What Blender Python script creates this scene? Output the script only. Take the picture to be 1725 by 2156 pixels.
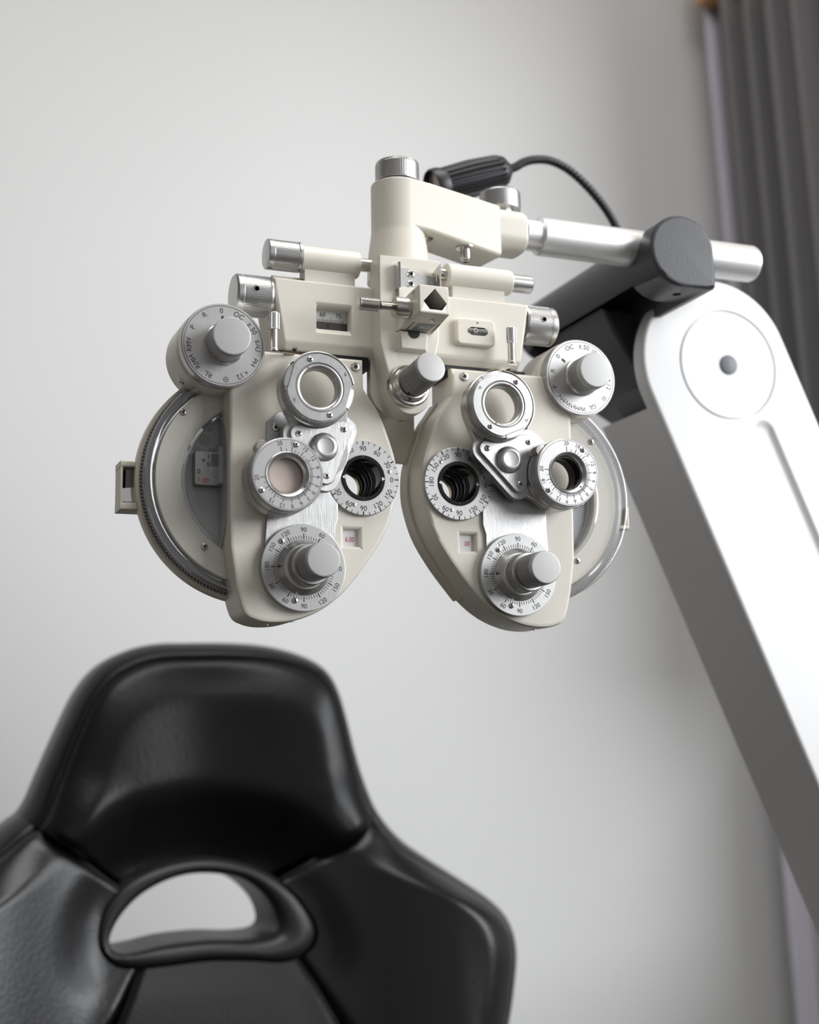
import bpy, bmesh, math, random
from math import sin, cos, pi, radians, sqrt, atan2
from mathutils import Vector, Matrix
random.seed(7)
for o in list(bpy.data.objects):
    bpy.data.objects.remove(o)
scene = bpy.context.scene
COL = scene.collection
S = 0.001                      # builders work in millimetres
Z0 = 1.22                      # height of the patient's eye line above the floor

# ------------------------------------------------------------------ camera
FPX = 2994.0; W, H = 1725.0, 2156.0
def rotm(a, b, c):
    Rz = Matrix(((cos(a), -sin(a), 0), (sin(a), cos(a), 0), (0, 0, 1)))
    Rx = Matrix(((1, 0, 0), (0, cos(b), -sin(b)), (0, sin(b), cos(b))))
    Ry = Matrix(((cos(c), 0, sin(c)), (0, 1, 0), (-sin(c), 0, cos(c))))
    return Ry @ Rx @ Rz
RC = rotm(radians(21.865), radians(-9.449), radians(-.941))
TC = Vector((.338, 873.58, 18.664))
EYE = RC.transposed() @ (-TC)                      # mm, room axes
cam_d = bpy.data.cameras.new('camera'); cam = bpy.data.objects.new('camera', cam_d); COL.objects.link(cam)
right, fwd, up = RC[0].copy(), RC[1].copy(), RC[2].copy()
M = Matrix((right, up, -fwd)).transposed().to_4x4()
M.translation = EYE * S + Vector((0, 0, Z0))
cam.matrix_world = M
cam_d.sensor_fit = 'VERTICAL'; cam_d.sensor_height = 36; cam_d.sensor_width = 28.8
cam_d.lens = FPX / H * 36
cam_d.clip_start = .01
cam_d.dof.use_dof = True; cam_d.dof.focus_distance = .868; cam_d.dof.aperture_fstop = 4.6
scene.camera = cam
def at(px, py, y):
    """point (mm, room axes) where the sight line of a pixel meets the plane Y = y"""
    d = RC.transposed() @ Vector(((px - W / 2) / FPX, 1, -(py - H / 2) / FPX))
    k = (y - EYE.y) / d.y
    return EYE + k * d

# ------------------------------------------------------------------ light
world = bpy.data.worlds.new('world'); scene.world = world; world.use_nodes = True
bg = world.node_tree.nodes['Background']
bg.inputs[0].default_value = (.97, .985, 1, 1); bg.inputs[1].default_value = .33
def area(name, loc, rot, sx, sy, power, color=(1, 1, 1)):
    d = bpy.data.lights.new(name, 'AREA'); d.shape = 'RECTANGLE'; d.size = sx; d.size_y = sy
    d.energy = power; d.color = color
    o = bpy.data.objects.new(name, d); o.location = loc; o.rotation_euler = rot; COL.objects.link(o); return o
# daylight through the big window in the right wall
lp_, lt_ = Vector((2.7, -1.9, 2.2)), Vector((.1, .2, 1.2))
area('window_daylight', lp_, (lt_ - lp_).to_track_quat('-Z', 'Y').to_euler(), 2.6, 2.0, 165, (.96, .98, 1))
area('overhead_fill', (.0, -.4, 2.66), (0, 0, 0), 1.3, .9, 19, (1, .99, .975))  # unseen overhead fill, added to brighten the back wall
scene.view_settings.view_transform = 'Standard'; scene.view_settings.look = 'None'
scene.view_settings.gamma = 1; scene.view_settings.use_curve_mapping = False
scene.view_settings.exposure = 0.22
scene.cycles.max_bounces = 8; scene.cycles.transparent_max_bounces = 16
scene.cycles.use_denoising = True
scene.cycles.caustics_reflective = True; scene.cycles.blur_glossy = 1.0; scene.cycles.sample_clamp_indirect = 6; scene.cycles.caustics_refractive = False

# ------------------------------------------------------------------ materials
def nodes(name):
    m = bpy.data.materials.new(name); m.use_nodes = True
    nt = m.node_tree; return m, nt, nt.nodes['Principled BSDF']
def mat(name, col, rough=.5, metal=0, bump=0, scale=400, stretch=None, vary=0, spec=.5, sheen=0, dist=.001):
    m, nt, b = nodes(name)
    b.inputs['Base Color'].default_value = (*col, 1); b.inputs['Roughness'].default_value = rough
    b.inputs['Metallic'].default_value = metal; b.inputs['Specular IOR Level'].default_value = spec
    if sheen: b.inputs['Sheen Weight'].default_value = sheen
    if bump or vary:
        tc = nt.nodes.new('ShaderNodeTexCoord'); mp = nt.nodes.new('ShaderNodeMapping')
        nt.links.new(tc.outputs['Object'], mp.inputs[0])
        if stretch: mp.inputs['Scale'].default_value = stretch
        n = nt.nodes.new('ShaderNodeTexNoise'); n.inputs['Scale'].default_value = scale; n.inputs['Detail'].default_value = 3
        nt.links.new(mp.outputs[0], n.inputs['Vector'])
        if bump:
            bp = nt.nodes.new('ShaderNodeBump'); bp.inputs['Strength'].default_value = bump; bp.inputs['Distance'].default_value = dist
            nt.links.new(n.outputs[0], bp.inputs['Height']); nt.links.new(bp.outputs[0], b.inputs['Normal'])
        if vary:
            mr = nt.nodes.new('ShaderNodeMapRange'); mr.inputs['To Min'].default_value = rough - vary; mr.inputs['To Max'].default_value = rough + vary
            nt.links.new(n.outputs[0], mr.inputs[0]); nt.links.new(mr.outputs[0], b.inputs['Roughness'])
    return m
def thin_glass(name, tint, rough=.03, gloss=.12):
    m, nt, b = nodes(name)
    nt.nodes.remove(b)
    t = nt.nodes.new('ShaderNodeBsdfTransparent'); t.inputs[0].default_value = (*tint, 1)
    g = nt.nodes.new('ShaderNodeBsdfGlossy'); g.inputs['Roughness'].default_value = rough
    fr = nt.nodes.new('ShaderNodeLayerWeight'); fr.inputs[0].default_value = .5
    pw = nt.nodes.new('ShaderNodeMath'); pw.operation = 'POWER'; pw.inputs[1].default_value = 4
    nt.links.new(fr.outputs['Facing'], pw.inputs[0])
    ad = nt.nodes.new('ShaderNodeMath'); ad.operation = 'MULTIPLY_ADD'; ad.inputs[1].default_value = .6; ad.inputs[2].default_value = gloss; ad.use_clamp = True
    mx = nt.nodes.new('ShaderNodeMixShader')
    nt.links.new(pw.outputs[0], ad.inputs[0]); nt.links.new(ad.outputs[0], mx.inputs[0])
    nt.links.new(t.outputs[0], mx.inputs[1]); nt.links.new(g.outputs[0], mx.inputs[2])
    nt.links.new(mx.outputs[0], nt.nodes['Material Output'].inputs[0])
    return m
CREAM = mat('cream_enamel', (.65, .615, .54), .42, bump=.12, scale=900, dist=.0006)
CREAM2 = mat('cream_plastic', (.58, .53, .445), .45, bump=.05, scale=900, dist=.0005)
ALU = mat('machined_aluminium', (.54, .535, .525), .33, 1, vary=.06, scale=300)
ALUK = mat('knurled_aluminium', (.66, .655, .645), .3, 1)
ALUM = mat('satin_anodised_aluminium', (.41, .405, .40), .5, .5, bump=.04, scale=1500, dist=.0004)
BRUSH = mat('brushed_aluminium', (.43, .425, .42), .36, 1, bump=.3, vary=.10, scale=60, stretch=(110, 110, 1.2), dist=.0003)
BRUSHX = mat('spun_aluminium', (.46, .455, .45), .42, .8, bump=.1, vary=.05, scale=90, stretch=(20, 20, 1), dist=.0003)
STEEL = mat('nickel_steel', (.60, .565, .53), .24, 1, vary=.05, scale=600)
CHROME = mat('polished_steel', (.75, .74, .73), .12, 1)
DSTEEL = mat('dark_steel', (.16, .155, .15), .35, .9)
BLACKP = mat('black_print', (.012, .012, .014), .6)
REDP = mat('red_print', (.42, .02, .02), .6)
WHITEP = mat('white_print', (.8, .8, .8), .6)
BLACKG = mat('black_gloss', (.006, .006, .007), .16)
BLACKM = mat('black_matt', (.008, .008, .009), .6)
BLACKA = mat('black_textured_casting', (.026, .027, .031), .42, bump=.15, scale=500, dist=.0006)
RUBBER = mat('black_rubber', (.014, .014, .016), .42)
CARD = mat('pale_scale_card', (.60, .60, .60), .5)
SMOKE = mat('smoked_steel', (.30, .295, .29), .3, .8)
GREY = mat('grey_lens_disc', (.36, .365, .365), .42, .15)
GREY2 = mat('grey_lens_disc_spots', (.30, .295, .27), .4, .15)
BROWN = mat('brown_felt', (.05, .03, .016), .8)
DARKC = mat('dark_bronze_strip', (.06, .05, .045), .4)
WHITE = mat('white_lacquer', (.70, .70, .70), .34)
TUBE = mat('satin_tube', (.78, .78, .775), .42, .75)
CLEAR = thin_glass('clear_acrylic', (.97, .972, .975), .06, .02)
CLEARE = thin_glass('clear_acrylic_edge', (.93, .935, .945), .08, .12)
GLASS = thin_glass('lens_glass', (.985, .985, .985), .02, .01)
def glow_lens(name, tint, dif):
    m = thin_glass(name, tint, .02, .02); nt = m.node_tree; out = nt.nodes['Material Output']; src = out.inputs[0].links[0].from_socket
    d = nt.nodes.new('ShaderNodeBsdfDiffuse'); d.inputs[0].default_value = (*dif, 1); x = nt.nodes.new('ShaderNodeMixShader'); x.inputs[0].default_value = .6
    nt.links.new(src, x.inputs[1]); nt.links.new(d.outputs[0], x.inputs[2]); nt.links.new(x.outputs[0], out.inputs[0]); return m
PINK = glow_lens('lens_glass_painted_glow', (1.0, .93, .88), (.98, .84, .76))  # pale pink diffuse stands in for light refracted by the prism
LEATHER = mat('black_leather', (.005, .005, .0055), .34, bump=.18, scale=260, spec=.25, dist=.0012)
LEATHERB = mat('black_leather_lit_sheen', (.005, .005, .0058), .33, bump=.15, scale=260, spec=.46, dist=.0012)  # same leather, specular raised so the bolsters carry the window highlight
LEATHERW = mat('black_leather_soft', (.007, .007, .007), .5, bump=.4, scale=420, spec=.35, dist=.0012)
SEAM = mat('seam_black', (.004, .004, .004), .7)
HARD = mat('black_hard_plastic', (.014, .014, .015), .42)
WALL = mat('painted_wall', (.59, .588, .584), .85, bump=.03, scale=60)
WALLD = mat('taupe_wall', (.26, .235, .21), .85, bump=.03, scale=60)
FLOORM = mat('grey_vinyl_floor', (.105, .095, .085), .5, bump=.05, scale=30)
CEIL = mat('white_ceiling', (.82, .82, .81), .9)
CURT = mat('charcoal_curtain_cloth', (.155, .152, .152), .85, bump=.3, scale=900, sheen=.3)
LINING = mat('white_curtain_lining', (.62, .60, .68), .8)
WOOD = mat('oak_wood', (.55, .30, .12), .45, bump=.1, vary=.1, scale=8, stretch=(1, 12, 12))
FRAME = mat('white_window_frame', (.82, .82, .84), .4)

# ------------------------------------------------------------------ mesh builder
class Fr:
    """working plane: origin, u, v in the plane, n out of it (towards the viewer)"""
    def __init__(s, o, n=(0, -1, 0), u=None):
        s.o = Vector(o); s.n = Vector(n).normalized()
        if u is None:
            u = Vector((1, 0, 0)) if abs(s.n.x) < .8 else Vector((0, 1, 0))
        u = Vector(u); u = (u - s.n * u.dot(s.n)).normalized()
        s.u = u; s.v = s.n.cross(u)
    def p(s, u, v, h=0): return s.o + s.u * u + s.v * v + s.n * h
_tcache = {}
def text_mesh(t):
    if t in _tcache: return _tcache[t]
    c = bpy.data.curves.new('txt', 'FONT'); c.body = t; c.size = 1; c.align_x = 'CENTER'; c.resolution_u = 4; c.offset = 0 if ('M' in t or 'W' in t) else .004
    o = bpy.data.objects.new('txt', c); COL.objects.link(o)
    dg = bpy.context.evaluated_depsgraph_get(); dg.update()
    me = bpy.data.meshes.new_from_object(o.evaluated_get(dg))
    vs = [v.co.copy() for v in me.vertices]; fs = [list(p.vertices) for p in me.polygons]
    bpy.data.objects.remove(o); bpy.data.curves.remove(c); bpy.data.meshes.remove(me)
    _tcache[t] = (vs, fs); return vs, fs
def offset_poly(poly, d):
    """move a closed polygon inwards by d (either winding)"""
    n = len(poly); A = sum(poly[i][0] * poly[(i + 1) % n][1] - poly[(i + 1) % n][0] * poly[i][1] for i in range(n))
    sg = 1 if A > 0 else -1
    out = []
    for i in range(n):
        a, b, c = Vector(poly[i - 1]), Vector(poly[i]), Vector(poly[(i + 1) % n])
        e1 = (b - a).normalized(); e2 = (c - b).normalized()
        n1 = Vector((-e1.y, e1.x)) * sg; n2 = Vector((-e2.y, e2.x)) * sg
        m = (n1 + n2)
        if m.length < 1e-6: m = n1
        m.normalize(); k = max(.5, m.dot(n1))
        out.append(tuple(b + m * (d / k)))
    return out
def smooth_poly(pts, n=4, closed=True):
    """Catmull-Rom through the points"""
    out = []; N = len(pts); rng = range(N if closed else N - 1)
    for i in rng:
        g = (lambda k: Vector(pts[k % N])) if closed else (lambda k: Vector(pts[max(0, min(N - 1, k))]))
        p0, p1, p2, p3 = g(i - 1), g(i), g(i + 1), g(i + 2)
        for j in range(n):
            t = j / n
            out.append(tuple(.5 * ((2 * p1) + (p2 - p0) * t + (2 * p0 - 5 * p1 + 4 * p2 - p3) * t * t + (3 * p1 - p0 - 3 * p2 + p3) * t ** 3)))
    if not closed: out.append(tuple(pts[-1]))
    return out
def circle(c, r, n=48, a0=0, a1=360):
    full = abs(a1 - a0 - 360) < 1e-6
    m = n if full else n + 1
    return [(c[0] + r * cos(radians(a0 + (a1 - a0) * i / n)), c[1] + r * sin(radians(a0 + (a1 - a0) * i / n))) for i in range(m)]
def hull(pts):
    pts = sorted(set((round(x, 5), round(y, 5)) for x, y in pts))
    def half(ps):
        h = []
        for p in ps:
            while len(h) >= 2 and (h[-1][0] - h[-2][0]) * (p[1] - h[-2][1]) - (h[-1][1] - h[-2][1]) * (p[0] - h[-2][0]) <= 0: h.pop()
            h.append(p)
        return h
    a = half(pts); b = half(pts[::-1]); return a[:-1] + b[:-1]
def rrect(cx, cy, w, h, r, n=6):
    out = []
    for (sx, sy, a) in ((1, 1, 0), (-1, 1, 90), (-1, -1, 180), (1, -1, 270)):
        for i in range(n + 1):
            t = radians(a + 90 * i / n)
            out.append((cx + sx * (w / 2 - r) + r * cos(t), cy + sy * (h / 2 - r) + r * sin(t)))
    return out
class MB:
    def __init__(s): s.v = []; s.f = []; s.m = []; s.mats = []
    def mi(s, m):
        if m not in s.mats: s.mats.append(m)
        return s.mats.index(m)
    def add(s, vs, fs, m):
        k = len(s.v); s.v += [tuple(v) for v in vs]; i = s.mi(m)
        for f in fs: s.f.append([k + a for a in f]); s.m.append(i)
        return s
    def loft(s, loops, m, cap0=True, cap1=True, closed=True):
        n = len(loops[0]); vs = [p for l in loops for p in l]; fs = []
        for a in range(len(loops) - 1):
            for i in range(n if closed else n - 1):
                j = (i + 1) % n; fs.append([a * n + i, a * n + j, (a + 1) * n + j, (a + 1) * n + i])
        if cap0: fs.append(list(range(n))[::-1])
        if cap1: fs.append([(len(loops) - 1) * n + i for i in range(n)])
        return s.add(vs, fs, m)
    def prism(s, fr, poly, h0, h1, m, bev=0, bev0=0):
        L = []
        if bev0: L += [[fr.p(*q, h0) for q in offset_poly(poly, bev0)], [fr.p(*q, h0 + .3 * bev0) for q in offset_poly(poly, .3 * bev0)], [fr.p(*q, h0 + bev0) for q in poly]]
        else: L += [[fr.p(*q, h0) for q in poly]]
        if bev: L += [[fr.p(*q, h1 - bev) for q in poly], [fr.p(*q, h1 - .3 * bev) for q in offset_poly(poly, .3 * bev)], [fr.p(*q, h1) for q in offset_poly(poly, bev)]]
        else: L += [[fr.p(*q, h1) for q in poly]]
        return s.loft(L, m)
    def box(s, a, b, m, bev=0):
        x0, y0, z0 = [min(p, q) for p, q in zip(a, b)]; x1, y1, z1 = [max(p, q) for p, q in zip(a, b)]
        fr = Fr((0, y1, 0)); return s.prism(fr, [(x0, z0), (x1, z0), (x1, z1), (x0, z1)], 0, y1 - y0, m, bev, bev)
    def lathe(s, fr, prof, m, seg=64, knurl=None, a0=0, a1=360, caps=True):
        """prof: list of (radius, height[, knurled]); knurl = (teeth, depth)"""
        full = abs(a1 - a0 - 360) < 1e-6
        if knurl: seg = knurl[0] * 4
        cnt = seg if full else seg + 1
        vs = []; fs = []
        for q in prof:
            r, h = q[0], q[1]; kn = len(q) > 2 and q[2]
            for i in range(cnt):
                t = radians(a0 + (a1 - a0) * i / seg); rr = r
                if kn and (i % 4) >= 2: rr = r - knurl[1]
                vs.append(fr.p(rr * cos(t), rr * sin(t), h))
        for a in range(len(prof) - 1):
            for i in range(seg):
                j = (i + 1) % cnt; fs.append([a * cnt + i, a * cnt + j, (a + 1) * cnt + j, (a + 1) * cnt + i])
        if caps and full:
            if prof[0][0] > 1e-6: fs.append([i for i in range(cnt)][::-1])
            if prof[-1][0] > 1e-6: fs.append([(len(prof) - 1) * cnt + i for i in range(cnt)])
        return s.add(vs, fs, m)
    def ring(s, fr, prof, m, seg=64, knurl=None, a0=0, a1=360):
        """closed profile (last joins first)"""
        return s.lathe(fr, list(prof) + [prof[0]], m, seg, knurl, a0, a1, caps=False)
    def tube(s, pts, r, m, seg=16, caps=True):
        pts = [Vector(p) for p in pts]; loops = []; ref = None
        for i, p in enumerate(pts):
            d = (pts[min(i + 1, len(pts) - 1)] - pts[max(i - 1, 0)]).normalized()
            if ref is None: ref = Vector((0, 0, 1)) if abs(d.z) < .9 else Vector((1, 0, 0))
            u = (ref - d * ref.dot(d)).normalized(); ref = u; w = d.cross(u)
            rr = r(i / (len(pts) - 1)) if callable(r) else r
            loops.append([p + (u * cos(2 * pi * k / seg) + w * sin(2 * pi * k / seg)) * rr for k in range(seg)])
        return s.loft(loops, m, caps, caps)
    def text(s, fr, t, u, v, size, rot=0, h=.06, m=None, sx=1):
        """rot: clockwise degrees"""
        vs, fs = text_mesh(t); c, q = cos(radians(rot)), sin(radians(rot)); out = []
        for p in vs:
            x, y = p.x * size * sx, (p.y - .36) * size
            out.append(fr.p(u + x * c + y * q, v - x * q + y * c, h))
        return s.add(out, fs, m or BLACKP)
    def dialtext(s, fr, t, ang, r, size, out=True, h=.06, m=None, sx=1):
        u, v = r * sin(radians(ang)), r * cos(radians(ang))
        return s.text(fr, t, u, v, size, ang if out else ang + 180, h, m, sx)
    def tick(s, fr, ang, r0, r1, w, h=.06, m=None):
        a = radians(ang); d = (sin(a), cos(a)); q = (cos(a), -sin(a))
        vs = [fr.p(d[0] * r + q[0] * w * k, d[1] * r + q[1] * w * k, h) for r, k in ((r0, -.5), (r0, .5), (r1, .5), (r1, -.5))]
        return s.add(vs, [[0, 1, 2, 3]], m or BLACKP)
    def poly(s, fr, pts, h, m): return s.add([fr.p(*q, h) for q in pts], [list(range(len(pts)))], m)
    def build(s, name, parent=None, sharp=38, recalc=True, bevel=0, wn=True):
        me = bpy.data.meshes.new(name)
        me.from_pydata([(x * S, y * S, z * S) for x, y, z in s.v], [], s.f)
        for m in s.mats: me.materials.append(m)
        for p, i in zip(me.polygons, s.m): p.material_index = i
        if recalc:
            bm = bmesh.new(); bm.from_mesh(me); bmesh.ops.recalc_face_normals(bm, faces=bm.faces); bm.to_mesh(me); bm.free()
        me.shade_smooth(); me.set_sharp_from_angle(angle=radians(sharp)); me.update()
        o = bpy.data.objects.new(name, me); COL.objects.link(o)
        if parent: o.parent = parent
        if bevel:
            b = o.modifiers.new('bevel', 'BEVEL'); b.width = bevel * S; b.segments = 2; b.limit_method = 'ANGLE'; b.angle_limit = radians(40)
        if wn:
            w = o.modifiers.new('normals', 'WEIGHTED_NORMAL'); w.keep_sharp = True
        return o
def cut(o, *cutters, own=False):
    """subtract the builders from object o, for good"""
    for c in cutters:
        k = c.build('cutter', o.parent); b = o.modifiers.new('cut', 'BOOLEAN'); b.operation = 'DIFFERENCE'; b.object = k; b.solver = 'EXACT'; b.use_self = own
        dg = bpy.context.evaluated_depsgraph_get(); dg.update()
        me = bpy.data.meshes.new_from_object(o.evaluated_get(dg)); old = o.data
        o.modifiers.clear(); o.data = me; nm = old.name; old.name = 'old'; me.name = nm
        bpy.data.meshes.remove(old); km = k.data; bpy.data.objects.remove(k); bpy.data.meshes.remove(km)
    o.data.shade_smooth(); o.data.set_sharp_from_angle(angle=radians(38))
    w = o.modifiers.new('normals', 'WEIGHTED_NORMAL'); w.keep_sharp = True
    return o
def thing(name, label, cat, loc=(0, 0, 0), group=None):
    o = bpy.data.objects.new(name, None); o.empty_display_size = .05; COL.objects.link(o); o.location = loc
    tag(o, label, cat, group); return o
def tag(o, label, cat, group=None):
    o['label'] = label; o['category'] = cat
    if group: o['group'] = group
def struct(o): o['kind'] = 'structure'; o.location.z += Z0; return o
def phillips(parent, pos, r=1.7, n=(0, -1, 0), hex_=False, name='screw', metal=None, rot=20):
    b = MB(); fr = Fr(pos, n); m = metal or CHROME
    if hex_:
        b.lathe(fr, [(r, -.4), (r, .5), (r * .86, 1.0), (r * .5, 1.1), (r * .45, .5), (0, .4)], STEEL, 28)
        b.lathe(fr, [(r * .42, .52), (r * .3, .55), (0, .55)], BLACKM, 6)
    else:
        b.lathe(fr, [(r, -.4), (r, .15), (r * .92, .55), (r * .7, .85), (r * .35, 1.0), (0, 1.02)], m, 24)
        for k in (0, 90):
            a = radians(rot + k); d = (cos(a), sin(a)); q = (-d[1], d[0])
            pts = []
            for t, w, hh in ((-.55, .16, .93), (-.2, .2, 1.08), (.2, .2, 1.08), (.55, .16, .93)):
                pts.append((t, w, hh))
            vs = [fr.p(d[0] * t * r + q[0] * w * r, d[1] * t * r + q[1] * w * r, hh) for t, w, hh in pts] + [fr.p(d[0] * t * r - q[0] * w * r, d[1] * t * r - q[1] * w * r, hh) for t, w, hh in pts]
            b.add(vs, [[0, 1, 5, 4], [1, 2, 6, 5], [2, 3, 7, 6]], BLACKM)
    return b.build(name, parent)
def slot_screw(parent, pos, r=1.6, n=(0, -1, 0), rot=30):
    b = MB(); fr = Fr(pos, n)
    b.lathe(fr, [(r, -.3), (r, .1), (r * .8, .2), (0, .2)], STEEL, 24)
    a = radians(rot); d = Vector((cos(a), sin(a))); q = Vector((-d.y, d.x))
    b.poly(fr, [tuple(d * r * .8 + q * r * .16), tuple(d * r * .8 - q * r * .16), tuple(-d * r * .8 - q * r * .16), tuple(-d * r * .8 + q * r * .16)], .26, BLACKM)
    return b.build('screw', parent)

# ------------------------------------------------------------------ room
XW, YW = 850.0, 800.0
FLOOR = -Z0 * 1000; TOP = 1480.0
b = MB(); b.box((-2600, YW, FLOOR), (XW + 160, YW + 120, TOP), WALL); struct(b.build('wall_back'))
WY0, WY1, WZ0, WZ1 = -3000, 560, -400, 960        # window opening in the right wall
b = MB()
b.box((XW, -3300, FLOOR), (XW + 160, YW, WZ0), WALL); b.box((XW, -3300, WZ1), (XW + 160, YW, TOP), WALL)
b.box((XW, WY1, WZ0), (XW + 160, YW, WZ1), WALL); b.box((XW, -3300, WZ0), (XW + 160, WY0, WZ1), WALL)
struct(b.build('wall_right'))
b = MB(); b.box((-2600, -3300, FLOOR - 60), (XW + 160, YW + 120, FLOOR), FLOORM); struct(b.build('floor'))
b = MB(); b.box((-2720, -3300, FLOOR), (-2600, YW + 120, TOP), WALLD); struct(b.build('wall_left'))
b = MB(); b.box((-2600, -3300, TOP), (XW + 160, YW + 120, TOP + 60), CEIL); struct(b.build('ceiling'))
b = MB(); b.box((-2600, YW - 14, FLOOR), (XW - 14, YW, FLOOR + 90), FRAME, 3); struct(b.build('baseboard_back'))
b = MB(); b.box((XW - 14, -3300, FLOOR), (XW, YW, FLOOR + 90), FRAME, 3); struct(b.build('baseboard_right'))
b = MB()
for (y0, y1) in ((WY0, WY0 + 60), (WY1 - 60, WY1), (-1285, -1215)): b.box((XW + 60, y0, WZ0), (XW + 110, y1, WZ1), FRAME)
for (z0, z1) in ((WZ0, WZ0 + 60), (WZ1 - 60, WZ1)): b.box((XW + 61, WY0, z0), (XW + 109, WY1, z1), FRAME)
win = struct(b.build('window_1'))
b = MB(); b.box((XW + 82, WY0 + 60, WZ0 + 60), (XW + 88, -1285, WZ1 - 60), CLEAR); b.build('window_pane', win)
b = MB(); b.box((XW + 82, -1215, WZ0 + 60), (XW + 88, WY1 - 60, WZ1 - 60), CLEAR); b.build('window_pane', win)
b = MB(); b.box((XW - 30, WY0, WZ0 - 24), (XW + 60, WY1, WZ0), FRAME, 4); b.build('window_sill', win)

# ------------------------------------------------------------------ phoropter
ph = thing('phoropter', 'cream and silver manual phoropter with two batteries of dials hanging from the silver tube', 'phoropter', (0, 0, Z0))
FRONT = Fr((0, 0, 0))
FACE = [(29.5, 75), (29.4, 70), (29.2, 57), (24.5, 50), (19, 42), (13, 27), (8.6, 12), (8, -4), (10.5, -17), (16, -32), (27.5, -50), (43, -69), (58, -80.5), (74, -86.8), (88, -88.4), (98, -86.8), (105, -82), (109.6, -66), (113, -44), (113.8, 0), (114, 30), (114, 75)]
def sm_face():
    a = smooth_poly(FACE[2:18], 4, False)
    return FACE[:2] + a + FACE[18:]
NUM = [(0, '90'), (30, '60'), (60, '30'), (90, '0'), (120, '150'), (150, '120'), (180, '90'), (210, '60'), (240, '30'), (270, '180'), (300, '150'), (330, '120')]
# angle is clockwise from the top; upper half reads outwards, lower half inwards
def axis_numbers(b, fr, r, size, h):
    for a, t in NUM:
        outw = a <= 90 or a >= 270
        if a == 90: b.text(fr, t, r, 0, size, 0, h)
        else: b.dialtext(fr, t, a, r, size, outw, h)

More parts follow.
